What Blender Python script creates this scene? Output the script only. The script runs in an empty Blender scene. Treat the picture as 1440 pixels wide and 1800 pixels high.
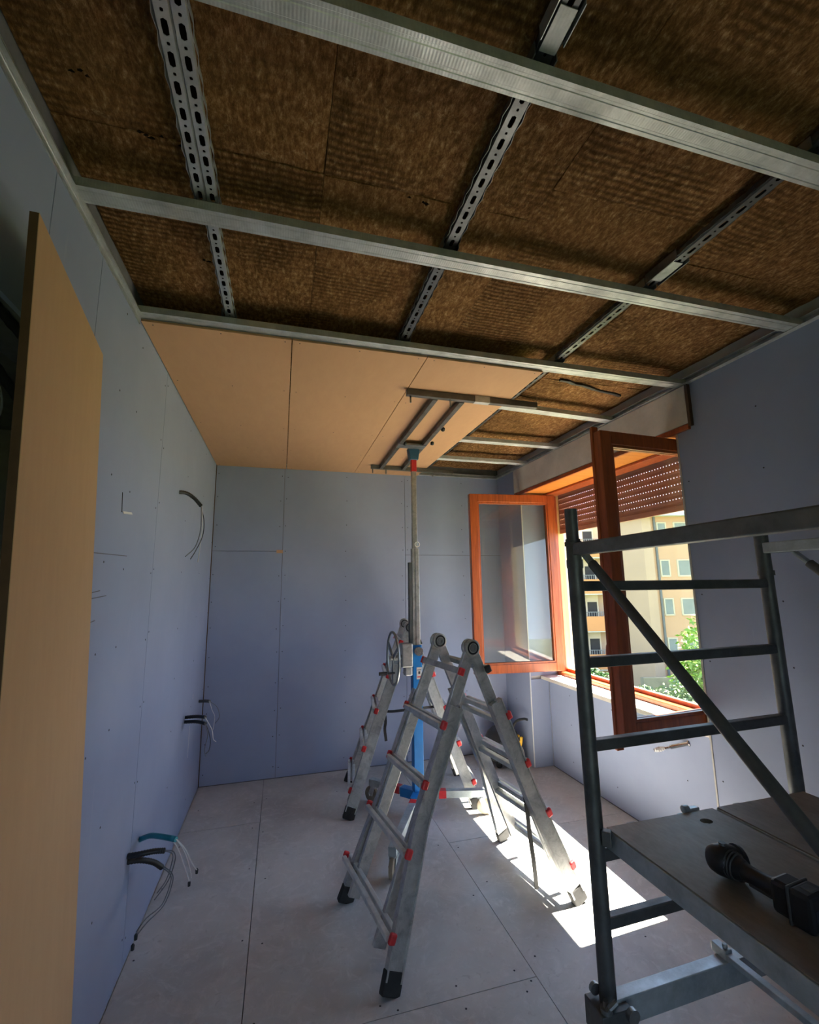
import bpy, bmesh, math, random
from mathutils import Vector, Matrix, noise
R_ = random.Random(7)
sc = bpy.context.scene
col = sc.collection
V = Vector

# ------------------------------------------------------------------ camera, sky, sun, exposure
cam_d = bpy.data.cameras.new('camera'); cam = bpy.data.objects.new('camera', cam_d); col.objects.link(cam)
rt = V((0.96321, -0.26845, -0.01257)); up = V((-0.03126, -0.15836, 0.98689)); fw = V((0.26692, 0.95019, 0.16092))
M = Matrix.Identity(4)
for i in range(3):
    M[i][0] = rt[i]; M[i][1] = up[i]; M[i][2] = -fw[i]
M[2][3] = 1.5294
cam.matrix_world = M
cam_d.sensor_fit = 'VERTICAL'; cam_d.sensor_height = 36.0; cam_d.lens = 797.97 / 1800 * 36
cam_d.clip_start = 0.05; cam_d.clip_end = 300
sc.camera = cam

SKY = 3.0
SUN = 55.0
w = bpy.data.worlds.new('sky'); sc.world = w; w.use_nodes = True
nt = w.node_tree
bg = nt.nodes['Background']
tc = nt.nodes.new('ShaderNodeTexCoord'); sx = nt.nodes.new('ShaderNodeSeparateXYZ'); rp = nt.nodes.new('ShaderNodeValToRGB')
nt.links.new(tc.outputs['Generated'], sx.inputs[0]); nt.links.new(sx.outputs['Z'], rp.inputs[0]); nt.links.new(rp.outputs[0], bg.inputs[0])
rp.color_ramp.elements[0].position = 0.0; rp.color_ramp.elements[0].color = (0.64, 0.80, 1.0, 1)
rp.color_ramp.elements[1].position = 0.7; rp.color_ramp.elements[1].color = (0.36, 0.60, 1.0, 1)
bg.inputs[1].default_value = SKY
sd = bpy.data.lights.new('sun', 'SUN'); sun = bpy.data.objects.new('sun', sd); col.objects.link(sun)
sd.energy = SUN; sd.angle = math.radians(0.6); sd.color = (1.0, 0.93, 0.80)
sun.rotation_euler = V((-0.60, -0.07, -1.0)).to_track_quat('-Z', 'Y').to_euler()
sun.location = (6, 3, 9)
sc.view_settings.view_transform = 'Standard'; sc.view_settings.look = 'None'
sc.view_settings.gamma = 1.0; sc.view_settings.use_curve_mapping = False
sc.view_settings.exposure = 0.82
sc.cycles.max_bounces = 14; sc.cycles.diffuse_bounces = 8; sc.cycles.transparent_max_bounces = 16
sc.cycles.use_denoising = True
sc.cycles.sample_clamp_indirect = 8.0
sc.cycles.caustics_reflective = False; sc.cycles.caustics_refractive = False

# ------------------------------------------------------------------ mesh helpers
class MB:
    def __init__(s): s.v = []; s.f = []
    def add(s, vs, fs):
        o = len(s.v); s.v += [V(a) for a in vs]; s.f += [tuple(i + o for i in f) for f in fs]; return s
    def obox(s, c, a, b, d):
        c, a, b, d = V(c), V(a), V(b), V(d)
        if a.cross(b).dot(d) < 0: a = -a
        vs = [c + i * a + j * b + k * d for k in (-1, 1) for j in (-1, 1) for i in (-1, 1)]
        return s.add(vs, [(0, 2, 3, 1), (4, 5, 7, 6), (0, 1, 5, 4), (2, 6, 7, 3), (0, 4, 6, 2), (1, 3, 7, 5)])
    def box(s, x0, x1, y0, y1, z0, z1):
        return s.obox(((x0 + x1) / 2, (y0 + y1) / 2, (z0 + z1) / 2), ((x1 - x0) / 2, 0, 0), (0, (y1 - y0) / 2, 0), (0, 0, (z1 - z0) / 2))
    def beam(s, p, q, wd, ht, upv=(0, 0, 1)):
        p, q = V(p), V(q); d = q - p; n = d.normalized()
        sd_ = n.cross(V(upv))
        if sd_.length < 1e-5: sd_ = n.cross(V((1, 0, 0)))
        sd_.normalize(); u2 = sd_.cross(n).normalized()
        return s.obox((p + q) / 2, sd_ * wd / 2, u2 * ht / 2, d / 2)
    def prism(s, poly, o, ux, uy, ext):
        o, ux, uy, ext = V(o), V(ux), V(uy), V(ext); n = len(poly)
        vs = [o + ux * a + uy * b for a, b in poly] + [o + ux * a + uy * b + ext for a, b in poly]
        fs = [tuple(range(n - 1, -1, -1)), tuple(range(n, 2 * n))] + [(i, (i + 1) % n, n + (i + 1) % n, n + i) for i in range(n)]
        if ux.cross(uy).dot(ext) < 0: fs = [tuple(reversed(f)) for f in fs]
        return s.add(vs, fs)
    def tube(s, path, r, n=10, cap=True):
        path = [V(p) for p in path]; m = len(path)
        rs = r if isinstance(r, (list, tuple)) else [r] * m
        ref = None; rings = []
        for i, p in enumerate(path):
            t = (path[min(i + 1, m - 1)] - path[max(i - 1, 0)]).normalized()
            if ref is None:
                ref = t.cross(V((0, 0, 1)))
                if ref.length < 1e-3: ref = t.cross(V((1, 0, 0)))
            ref = (ref - t * ref.dot(t)).normalized(); b = t.cross(ref)
            rings.append([p + rs[i] * (ref * math.cos(2 * math.pi * k / n) + b * math.sin(2 * math.pi * k / n)) for k in range(n)])
        vs = [q for rg in rings for q in rg]; fs = []
        for i in range(m - 1):
            for k in range(n):
                k2 = (k + 1) % n
                fs.append((i * n + k, i * n + k2, (i + 1) * n + k2, (i + 1) * n + k))
        if cap: fs += [tuple(range(n - 1, -1, -1)), tuple((m - 1) * n + k for k in range(n))]
        return s.add(vs, fs)
    def lathe(s, prof, o, ax=(0, 0, 1), n=20):
        o, ax = V(o), V(ax).normalized()
        a = ax.cross(V((0, 1, 0)) if abs(ax.y) < .9 else V((1, 0, 0))).normalized(); b = ax.cross(a)
        vs = [o + ax * h + r * (a * math.cos(2 * math.pi * k / n) + b * math.sin(2 * math.pi * k / n)) for r, h in prof for k in range(n)]
        m = len(prof); fs = []
        for i in range(m - 1):
            for k in range(n):
                k2 = (k + 1) % n
                fs.append((i * n + k, i * n + k2, (i + 1) * n + k2, (i + 1) * n + k))
        fs += [tuple(range(n - 1, -1, -1)), tuple((m - 1) * n + k for k in range(n))]
        return s.add(vs, fs)
    def torus(s, c, ax, R, r, n=28, m=8):
        c, ax = V(c), V(ax).normalized()
        a = ax.cross(V((0, 1, 0)) if abs(ax.y) < .9 else V((1, 0, 0))).normalized(); b = ax.cross(a)
        vs = []; fs = []
        for i in range(n):
            t = 2 * math.pi * i / n; d = a * math.cos(t) + b * math.sin(t)
            for k in range(m):
                u = 2 * math.pi * k / m; vs.append(c + d * (R + r * math.cos(u)) + ax * r * math.sin(u))
        for i in range(n):
            for k in range(m):
                fs.append((i * m + k, ((i + 1) % n) * m + k, ((i + 1) % n) * m + (k + 1) % m, i * m + (k + 1) % m))
        return s.add(vs, fs)

def wpos(o):
    p = V((0, 0, 0))
    while o is not None:
        p += V(o.location); o = o.parent
    return p
def mk(name, mb, mat, parent=None, at=None, smooth=False, bev=0, label=None, kind=None):
    me = bpy.data.meshes.new(name)
    base = wpos(parent) if parent is not None else V(at or (0, 0, 0))
    me.from_pydata([v - base for v in mb.v], [], mb.f); me.update()
    if mat: me.materials.append(mat)
    o = bpy.data.objects.new(name, me); col.objects.link(o)
    if parent is not None: o.parent = parent
    else: o.location = base
    if smooth:
        me.polygons.foreach_set('use_smooth', [True] * len(me.polygons))
        bm = bmesh.new(); bm.from_mesh(me)
        bmesh.ops.recalc_face_normals(bm, faces=bm.faces)
        for e in bm.edges:
            if len(e.link_faces) == 2 and e.calc_face_angle(0) > 0.7: e.smooth = False
        bm.to_mesh(me); bm.free()
    if bev:
        b = o.modifiers.new('bevel', 'BEVEL'); b.width = bev; b.segments = 2; b.limit_method = 'ANGLE'
    if label: o['label'] = label
    if kind: o['kind'] = kind
    return o
def thing(name, label, cat, at, group=None):
    o = bpy.data.objects.new(name, None); col.objects.link(o); o.location = at; o.empty_display_size = .05
    o['label'] = label; o['category'] = cat
    if group: o['group'] = group
    return o
def tag(o, label, cat, group=None):
    o['label'] = label; o['category'] = cat
    if group: o['group'] = group
    return o
def struct(name, mb, mat):
    return mk(name, mb, mat, kind='structure')
def spline(pts, n=6):
    pts = [V(p) for p in pts]; P = [pts[0] * 2 - pts[1]] + pts + [pts[-1] * 2 - pts[-2]]; out = []
    for i in range(1, len(P) - 2):
        a, b, c, d = P[i - 1], P[i], P[i + 1], P[i + 2]
        for k in range(n):
            t = k / n
            out.append(0.5 * (2 * b + (c - a) * t + (2 * a - 5 * b + 4 * c - d) * t * t + (3 * b - a - 3 * c + d) * t ** 3))
    return out + [pts[-1]]

# ------------------------------------------------------------------ materials
def nodes(name):
    m = bpy.data.materials.new(name); m.use_nodes = True
    return m, m.node_tree, m.node_tree.nodes['Principled BSDF']
def objco(nt, scale=(1, 1, 1), world=False):
    mp = nt.nodes.new('ShaderNodeMapping'); mp.inputs['Scale'].default_value = scale
    if world:
        g = nt.nodes.new('ShaderNodeNewGeometry'); nt.links.new(g.outputs['Position'], mp.inputs[0])
    else:
        t = nt.nodes.new('ShaderNodeTexCoord'); nt.links.new(t.outputs['Object'], mp.inputs[0])
    return mp.outputs[0]
def noisetex(nt, vec, scale, detail=4, rough=.6, dist=0):
    n = nt.nodes.new('ShaderNodeTexNoise'); n.inputs['Scale'].default_value = scale; n.inputs['Detail'].default_value = detail
    n.inputs['Roughness'].default_value = rough; n.inputs['Distortion'].default_value = dist
    nt.links.new(vec, n.inputs['Vector']); return n.outputs['Fac']
def ramp(nt, fac, stops):
    r = nt.nodes.new('ShaderNodeValToRGB'); e = r.color_ramp.elements
    while len(e) < len(stops): e.new(.5)
    for el, (p, c) in zip(e, stops): el.position = p; el.color = (*c, 1) if len(c) == 3 else c
    nt.links.new(fac, r.inputs[0]); return r.outputs[0]
def mix(nt, fac, a, b, mode='MIX'):
    m = nt.nodes.new('ShaderNodeMix'); m.data_type = 'RGBA'; m.blend_type = mode
    for s, v in ((0, fac), (6, a), (7, b)):
        if isinstance(v, (int, float)): m.inputs[s].default_value = v
        elif isinstance(v, tuple): m.inputs[s].default_value = (*v, 1)
        else: nt.links.new(v, m.inputs[s])
    return m.outputs[2]
def math_(nt, op, a, b=0.0):
    m = nt.nodes.new('ShaderNodeMath'); m.operation = op
    for i, v in enumerate((a, b)):
        if isinstance(v, (int, float)): m.inputs[i].default_value = v
        else: nt.links.new(v, m.inputs[i])
    return m.outputs[0]
def bump(nt, bs, h, st=.3, dist=.01):
    b = nt.nodes.new('ShaderNodeBump'); b.inputs['Strength'].default_value = st; b.inputs['Distance'].default_value = dist
    nt.links.new(h, b.inputs['Height']); nt.links.new(b.outputs[0], bs.inputs['Normal'])
def sc3(c, k): return tuple(min(1, x * k) for x in c)
def simple(name, c, rough=.6, metal=0, var=.15, scale=6, stretch=(1, 1, 1), bmp=0, spec=.4, fine=0):
    m, nt, bs = nodes(name)
    vec = objco(nt, stretch, world=True)
    f = noisetex(nt, vec, scale, 5)
    cc = ramp(nt, f, [(.3, sc3(c, 1 - var)), (.7, sc3(c, 1 + var))])
    if fine:
        f2 = noisetex(nt, vec, scale * 14, 2)
        cc = mix(nt, fine, cc, ramp(nt, f2, [(.35, (.25, .25, .25)), (.65, (.8, .8, .8))]), 'OVERLAY')
    nt.links.new(cc, bs.inputs['Base Color'])
    bs.inputs['Roughness'].default_value = rough; bs.inputs['Metallic'].default_value = metal
    bs.inputs['Specular IOR Level'].default_value = spec
    if bmp: bump(nt, bs, noisetex(nt, vec, scale * 8, 3), bmp, .003)
    return m

def wall_board_mat():
    m, nt, bs = nodes('blue_plasterboard')
    vec = objco(nt, world=True)
    f = noisetex(nt, vec, 1.3, 5, .6)
    c = ramp(nt, f, [(.3, (.28, .325, .465)), (.7, (.335, .385, .525))])
    s = noisetex(nt, objco(nt, (7, 7, .5), world=True), 2.4, 6, .65)          # vertical scuffs and pale dust streaks
    c = mix(nt, ramp(nt, s, [(.66, (0, 0, 0)), (.8, (.45, .45, .45))]), c, (.50, .53, .58))
    s2 = noisetex(nt, objco(nt, (1.6, 1.6, 9), world=True), 3.0, 5, .7)         # dark pencil like scratches
    c = mix(nt, ramp(nt, s2, [(.73, (0, 0, 0)), (.78, (.35, .35, .35))]), c, (.16, .17, .24))
    nt.links.new(c, bs.inputs['Base Color']); bs.inputs['Roughness'].default_value = .62
    bs.inputs['Specular IOR Level'].default_value = .3
    bump(nt, bs, noisetex(nt, vec, 190, 2), .05, .001)
    return m
def floor_mat():
    m, nt, bs = nodes('gypsum_fibre_floor')
    vec = objco(nt, world=True)
    f = noisetex(nt, vec, 1.6, 7, .65, .8)
    c = ramp(nt, f, [(.3, (.41, .405, .39)), (.5, (.52, .515, .495)), (.7, (.61, .605, .58))])
    s = noisetex(nt, vec, 9, 8, .75, 2.2)
    c = mix(nt, ramp(nt, s, [(.50, (0, 0, 0)), (.68, (.6, .6, .6))]), c, (.70, .69, .67))
    s2 = noisetex(nt, vec, 26, 4, .7, 1.0)
    c = mix(nt, ramp(nt, s2, [(.60, (0, 0, 0)), (.72, (.55, .55, .55))]), c, (.36, .34, .33))
    nt.links.new(c, bs.inputs['Base Color']); bs.inputs['Roughness'].default_value = .58
    bump(nt, bs, noisetex(nt, vec, 60, 3), .06, .002)
    return m
def wool_mat():
    m, nt, bs = nodes('mineral_wool')
    oi = nt.nodes.new('ShaderNodeObjectInfo')
    geo = nt.nodes.new('ShaderNodeNewGeometry')
    off = nt.nodes.new('ShaderNodeVectorMath'); off.operation = 'ADD'
    sc_ = nt.nodes.new('ShaderNodeVectorMath'); sc_.operation = 'SCALE'; sc_.inputs[0].default_value = (3.1, 5.3, 0)
    nt.links.new(oi.outputs['Random'], sc_.inputs['Scale'])
    nt.links.new(geo.outputs['Position'], off.inputs[0]); nt.links.new(sc_.outputs[0], off.inputs[1])
    vec = off.outputs[0]
    f1 = noisetex(nt, vec, 5, 6, .7, .5)
    mp = nt.nodes.new('ShaderNodeMapping'); mp.inputs['Scale'].default_value = (1, .45, 1); nt.links.new(vec, mp.inputs[0])
    f2 = noisetex(nt, mp.outputs[0], 75, 8, .76, .15)
    f3 = noisetex(nt, vec, 150, 3, .6)
    c = ramp(nt, f2, [(.30, (.055, .024, .009)), (.46, (.225, .113, .042)), (.57, (.43, .240, .105)), (.68, (.78, .54, .30))])
    c = mix(nt, .8, c, ramp(nt, f1, [(.3, (.5, .47, .42)), (.7, (1.2, 1.15, 1.1))]), 'MULTIPLY')
    c = mix(nt, ramp(nt, oi.outputs['Random'], [(0, (0, 0, 0)), (1, (.35, .35, .35))]), c, (.24, .12, .04))
    c = mix(nt, ramp(nt, noisetex(nt, vec, 34, 5, .8, .2), [(.60, (0, 0, 0)), (.70, (.55, .55, .55))]), c, (.60, .42, .22))
    # pressed rows of short ridges in patches
    wv = nt.nodes.new('ShaderNodeTexWave'); wv.bands_direction = 'Y'; wv.inputs['Scale'].default_value = 15; wv.inputs['Distortion'].default_value = 1.6
    wv.inputs['Detail'].default_value = 2; wv.inputs['Detail Scale'].default_value = 2.4; nt.links.new(vec, wv.inputs['Vector'])
    wx = nt.nodes.new('ShaderNodeTexWave'); wx.bands_direction = 'X'; wx.inputs['Scale'].default_value = 6.0; wx.inputs['Distortion'].default_value = 2.0
    nt.links.new(vec, wx.inputs['Vector'])
    msk = ramp(nt, noisetex(nt, vec, 1.7, 2, .5), [(.48, (0, 0, 0)), (.60, (1, 1, 1))])
    ridge = math_(nt, 'MULTIPLY', math_(nt, 'MULTIPLY', wv.outputs['Fac'], math_(nt, 'ADD', math_(nt, 'MULTIPLY', wx.outputs['Fac'], .7), .3)), msk)
    c = mix(nt, math_(nt, 'MULTIPLY', msk, math_(nt, 'MULTIPLY', math_(nt, 'SUBTRACT', 1.0, wv.outputs['Fac']), .68)), c, (.07, .034, .012))
    nt.links.new(c, bs.inputs['Base Color']); bs.inputs['Roughness'].default_value = .95; bs.inputs['Specular IOR Level'].default_value = .1
    h = math_(nt, 'ADD', math_(nt, 'MULTIPLY', f2, 1.0), math_(nt, 'ADD', math_(nt, 'MULTIPLY', ridge, .7), math_(nt, 'MULTIPLY', f3, .25)))
    bump(nt, bs, h, .95, .014)
    return m
def galv_mat(name, c=(.50, .52, .52), rough=.45, knurl=False, metal=.75, axis=(1, 1, 1)):
    m, nt, bs = nodes(name)
    vec = objco(nt, axis, world=True)
    f = noisetex(nt, vec, 9, 6, .7)
    c1 = ramp(nt, f, [(.3, sc3(c, .72)), (.7, sc3(c, 1.2))])
    nt.links.new(c1, bs.inputs['Base Color']); bs.inputs['Metallic'].default_value = metal
    nt.links.new(ramp(nt, f, [(.3, (rough + .12,) * 3), (.7, (rough - .08,) * 3)]), bs.inputs['Roughness'])
    if knurl:
        wv = nt.nodes.new('ShaderNodeTexWave'); wv.bands_direction = 'X'; wv.inputs['Scale'].default_value = 42
        nt.links.new(objco(nt, world=True), wv.inputs['Vector'])
        bump(nt, bs, wv.outputs['Fac'], .25, .001)
    return m
def alu_mat():
    m, nt, bs = nodes('worn_aluminium')
    vec = objco(nt, world=True)
    f = noisetex(nt, vec, 16, 8, .75, .6)
    c = ramp(nt, f, [(.25, (.24, .24, .235)), (.5, (.47, .475, .465)), (.75, (.64, .64, .62))])
    d = noisetex(nt, vec, 45, 4, .7, 2.0)
    c = mix(nt, ramp(nt, d, [(.62, (0, 0, 0)), (.75, (.6, .6, .6))]), c, (.70, .69, .66))       # plaster dust
    nt.links.new(c, bs.inputs['Base Color']); bs.inputs['Metallic'].default_value = .7
    nt.links.new(ramp(nt, f, [(.3, (.5,) * 3), (.7, (.30,) * 3)]), bs.inputs['Roughness'])
    bump(nt, bs, d, .15, .002)
    return m
def wood_mat(name, a, b, rough=.4, axis=(9, 9, .8), scale=5):
    m, nt, bs = nodes(name)
    vec = objco(nt, axis, world=True)
    f = noisetex(nt, vec, scale, 6, .65, .8)
    nt.links.new(ramp(nt, f, [(.3, a), (.7, b)]), bs.inputs['Base Color'])
    bs.inputs['Roughness'].default_value = rough
    bump(nt, bs, f, .08, .002)
    return m
def glass_mat():
    m, nt, bs = nodes('window_glass'); nt.nodes.remove(bs)
    out = nt.nodes['Material Output']
    tr = nt.nodes.new('ShaderNodeBsdfTransparent'); tr.inputs[0].default_value = (.87, .89, .87, 1)
    gl = nt.nodes.new('ShaderNodeBsdfGlossy'); gl.inputs['Roughness'].default_value = .02
    lw = nt.nodes.new('ShaderNodeLayerWeight'); lw.inputs['Blend'].default_value = .5
    fr = nt.nodes.new('ShaderNodeMath'); fr.operation = 'MULTIPLY_ADD'; fr.inputs[1].default_value = .75; fr.inputs[2].default_value = .04
    nt.links.new(math_(nt, 'POWER', lw.outputs['Facing'], 4.0), fr.inputs[0])
    ms = nt.nodes.new('ShaderNodeMixShader')
    df = nt.nodes.new('ShaderNodeBsdfDiffuse'); df.inputs[0].default_value = (.8, .82, .8, 1)
    ms2 = nt.nodes.new('ShaderNodeMixShader')
    f = noisetex(nt, objco(nt, (2, 2, 1), world=True), 3, 4, .6)
    nt.links.new(ramp(nt, f, [(.35, (.006,) * 3), (.75, (.025,) * 3)]), ms2.inputs[0])            # film of plaster dust
    nt.links.new(fr.outputs[0], ms.inputs[0]); nt.links.new(tr.outputs[0], ms.inputs[1]); nt.links.new(gl.outputs[0], ms.inputs[2])
    nt.links.new(ms.outputs[0], ms2.inputs[1]); nt.links.new(df.outputs[0], ms2.inputs[2])
    nt.links.new(ms2.outputs[0], out.inputs[0])
    return m

M_wall = wall_board_mat(); M_floor = floor_mat(); M_wool = wool_mat()
M_galv = galv_mat('galvanised_channel', (.52, .54, .53), .5, True, .6)
M_perf = galv_mat('perforated_steel', (.27, .29, .29), .40, False, .85)
M_scaf = galv_mat('scaffold_tube', (.115, .122, .122), .5, False, .6)
M_cradle = galv_mat('dark_cradle_steel', (.13, .125, .115), .5, False, .6)
M_rung = galv_mat('rung_aluminium', (.62, .65, .65), .42, False, .5)
M_rail = galv_mat('rail_box_steel', (.19, .20, .195), .5, False, .6)
M_gbox = galv_mat('galvanised_box', (.42, .48, .50), .5, False, .6)
M_galv2 = galv_mat('slotted_steel', (.50, .52, .51), .42, False, .7)
M_alu = alu_mat()
M_tan = simple('tan_plasterboard', (.55, .315, .168), .75, var=.05, scale=1.2, stretch=(2, .6, 1), fine=.04)
M_tanv = simple('tan_plasterboard_upright', (.56, .36, .19), .75, var=.05, scale=1.4, stretch=(2, 2, .4), fine=.04)
M_cut = simple('shaded_cut_edge', (.10, .055, .03), .9, scale=20)  # dark brown carries the shade on the sheet's cut edge
M_plaster = simple('rough_plaster', (.52, .49, .45), .9, var=.2, scale=4, bmp=.2)
M_concrete = simple('concrete', (.30, .29, .27), .9, var=.2, scale=4, bmp=.2)
M_cream = simple('cream_box_panel', (.62, .585, .52), .55, var=.12, scale=5, fine=.06)
M_redwood = wood_mat('varnished_red_wood', (.22, .044, .012), (.44, .098, .024), .36)
M_orwood = wood_mat('orange_wood', (.50, .16, .022), (.72, .27, .05), .4, (.8, 9, 9))
M_ywood = wood_mat('unvarnished_wood', (.50, .34, .12), (.70, .52, .24), .6)
M_shut = simple('shutter_slat_brown', (.34, .16, .10), .5, var=.12, scale=6)
M_marble = simple('pale_marble', (.66, .62, .55), .35, var=.1, scale=7)
M_glass = glass_mat()
M_red = simple('red_plastic', (.62, .035, .04), .4, var=.15, scale=20)
M_blk = simple('black_plastic', (.020, .021, .023), .42, var=.25, scale=20)
M_rub = simple('black_rubber', (.028, .028, .028), .75, var=.3, scale=25)
M_blue = simple('blue_paint', (.015, .20, .55), .4, var=.12, scale=8)
M_navy = simple('blue_grey_paint', (.045, .12, .20), .45, var=.12, scale=8)
M_teal = simple('teal_plastic', (.015, .23, .30), .45, var=.12, scale=20)
M_white = simple('white_plastic', (.72, .72, .70), .5, var=.06, scale=20)
M_grayw = simple('grey_wire', (.14, .15, .16), .5, scale=20)
M_yel = simple('yellow_plastic', (.72, .42, .02), .5, var=.1, scale=20)
M_ply = simple('worn_deck_plywood', (.255, .225, .18), .55, var=.28, scale=3, stretch=(1.5, .6, 1), fine=.15, bmp=.1)
M_wheel = simple('worn_wheel_rubber', (.33, .28, .21), .7, var=.2, scale=15)
M_chrome = galv_mat('chrome', (.7, .68, .64), .2, False, 1.0)
M_screw = simple('dark_screw', (.035, .035, .045), .6, scale=20)
M_dark = simple('dark_cut_slot_shade', (.014, .009, .005), 1.0, scale=20, spec=0)
M_seam = simple('joint_shadow_gap', (.16, .16, .18), .9, scale=20)
M_sticker = simple('sticker_paper', (.66, .64, .58), .6, var=.1, scale=40)

# ------------------------------------------------------------------ the setting
H = 2.6; L = 0.577; D = 4.1415; R = 2.103; RN = 2.2875; BK = -1.7

# floor: screed base and gypsum fibre panels with open joints
fb = MB(); fb.box(-2.4, 2.5, BK - .15, D + .15, -.16, -.02)
floor = struct('floor', fb, M_seam)
def floor_panel(x0, x1, y0, y1):
    g = .0016
    mk('floor_panel', MB().box(x0 + g, x1 - g, y0 + g, y1 - g, -.02, 0), M_floor, floor)
xs_, xf_ = -.087, 1.02
for (a, b, cuts) in ((-L, xs_, (BK, -.6, 1.24, 3.445, D)), (xs_, xf_, (BK, -.44, 1.861, D)), (xf_, RN, (BK, .55, 2.848, D)), (-2.3, -L, (BK, .5, D))):
    for c0, c1 in zip(cuts, cuts[1:]): floor_panel(a, b, c0, c1)
fs = MB()
def dot(mb, c, nrm, r=.0042):
    mb.lathe([(r, 0), (r * .8, .0009)], c, nrm, 6)
for i in range(8):
    y = .5 + i * .47
    for x in (-L + .05, xs_ - .04, xs_ + .04, .45, xf_ - .05, xf_ + .05, 1.6): dot(fs, (x + R_.uniform(-.02, .02), y + R_.uniform(-.08, .08), 0), (0, 0, 1), .0045)
for x in (.1, .4, .7, .95):
    for s in (-.05, .05): dot(fs, (x, 1.861 + s, 0), (0, 0, 1), .0045)
mk('floor_screw', fs, M_screw, floor, kind='stuff')

# left wall: masonry around a doorway, plasterboard panels in front
T = .0125
wl = MB()
wl.box(-L - .14, -L - T, 1.5, D + .15, 0, 2.95)
wl.box(-L - .14, -L - T, BK - .15, .15, 0, 2.95)
wl.box(-L - .14, -L - T, .15, 1.5, 2.14, 2.95)
wall_left = struct('wall_left', wl, M_seam)
def lpanel(y0, y1, z0, z1):
    g = .0018
    mk('wall_panel', MB().box(-L - T, -L, y0 + g, y1 - g, z0 + g, z1 - g), M_wall, wall_left)
lpanel(2.36, D - .004, .004, H + .028); lpanel(1.5, 2.36, .004, H + .028); lpanel(.15, 1.19, 2.14, H + .028); lpanel(1.19, 1.5, 2.14, H + .028); lpanel(BK, .15, .004, H + .028)
ws = MB()
def wall_dots(mb, pts, nrm):
    for q in pts: dot(mb, V(q) + V((R_.uniform(-.006, .006), R_.uniform(-.006, .006), R_.uniform(-.02, .02))) * V((1 - abs(nrm[0]), 1 - abs(nrm[1]), 1 - abs(nrm[2]))), nrm)
wall_dots(ws, [(-L, y, .12 + .3 * k) for y in (2.335, 2.385, 3.0, 3.6, 4.1, 1.75, 1.95) for k in range(9)], (1, 0, 0))
mk('wall_screw', ws, M_screw, wall_left, kind='stuff')

x_ = -L + .0006
mk('wall_cut', MB().beam((x_, 1.869, 1.885), (x_, 1.880, 1.812), .004, .0012, (1, 0, 0)), M_dark, wall_left)
mk('torn_paper', MB().beam((x_ + .003, 1.885, 1.812), (x_ + .006, 1.975, 1.822), .009, .002, (1, 0, .3)), M_white, wall_left)
for y0_, y1_, z_ in ((1.60, 1.80, 1.498), (1.60, 1.74, 1.515), (1.62, 1.98, 1.645), (1.60, 1.72, 1.42)):
    mk('pencil_mark', MB().beam((x_ - .0002, y0_, z_), (x_ - .0002, y1_, z_ + .012), .003, .001, (1, 0, 0)), M_seam, wall_left)
for y_, z0_, z1_ in ((3.59, .40, .60), (3.66, .76, .79), (3.35, .64, .655)):
    mk('plaster_scrape', MB().beam((x_, y_, z0_), (x_, y_ + .01, z1_), .006, .001, (1, 0, 0)), M_white, wall_left)

# far wall
wf = MB().box(-L - .14, R + .6, D + T, D + .2, 0, 2.95)
wall_far = struct('wall_far', wf, M_seam)
def fpanel(x0, x1, z0, z1):
    g = .0018
    mk('wall_panel', MB().box(x0 + g, x1 - g, D, D + T, z0 + g, z1 - g), M_wall, wall_far)
fpanel(-L, 0, .004, 1.843); fpanel(-L, 0, 1.843, H + .02); fpanel(0, 1.117, .004, H + .02); fpanel(1.117, R + .02, .004, 1.818); fpanel(1.117, R + .02, 1.818, H + .02)
ws = MB()
wall_dots(ws, [(x, D, .1 + .22 * k) for x in (-.55, -.025, .025, .56, 1.09, 1.142, 1.7) for k in range(12)], (0, -1, 0))
mk('wall_screw', ws, M_screw, wall_far, kind='stuff')
mk('paper_patch', MB().box(-.05, .004, D - .0012, D, 1.828, 1.856), M_tan, wall_far)
mk('corner_gap', MB().box(-L, -L + .006, D - .003, D, .004, H), M_cut, wall_far)

# right wall with the window niche
wr = MB()
wr.box(R + T, 2.62, BK - .15, 1.94, 0, 2.95)
wr.box(R + T, 2.62, 3.687 + T, D + .15, 0, 2.95)
wr.box(RN + T, 2.62, 1.94, 3.687 + T, 0, .715)
wr.box(R + T, 2.62, 1.94, 3.687 + T, 2.62, 2.95)
wr.box(2.40, 2.62, 1.94, 1.955, .715, 2.62)
wall_right = struct('wall_right', wr, M_plaster)
def rpanel(x, y0, y1, z0, z1, nm='wall_panel'):
    g = .001
    mk(nm, MB().box(x, x + T, y0 + g, y1 - g, z0 + g, z1 - g), M_wall, wall_right)
rpanel(R, .72, 1.94, .004, H + .02); rpanel(R, -.48, .72, .004, H + .02); rpanel(R, BK, -.48, .004, H + .02)
rpanel(R, 3.687, D - .004, .004, H + .02); rpanel(RN, 1.94, 3.687, .004, .715)
g = .001
mk('wall_panel', MB().box(R, RN - .003, 3.687, 3.687 + T, .004, .715), M_wall, wall_right)
mk('jamb_panel', MB().box(R, 2.36, 3.687, 3.687 + T, .745, 2.36), M_wall, wall_right)
mk('jamb_panel', MB().box(R + .002, 2.36, 1.94, 1.952, .745, 2.36), M_plaster, wall_right)
mk('corner_bead', MB().box(R - .003, R + .004, 3.683, 3.69, .01, 2.36), M_white, wall_right)
mk('corner_bead', MB().box(R - .0025, R + .004, 1.936, 1.945, .01, 2.36), M_plaster, wall_right)
ws = MB()
wall_dots(ws, [(R, y, .25 + .3 * k) for y in (1.90, 1.5, .95, .76) for k in range(8)] + [(R, 3.95, .2 + .3 * k) for k in range(8)], (-1, 0, 0))
wall_dots(ws, [(RN, y, z) for y in (2.3, 2.9, 3.4) for z in (.12, .4, .65)], (-1, 0, 0))
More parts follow.
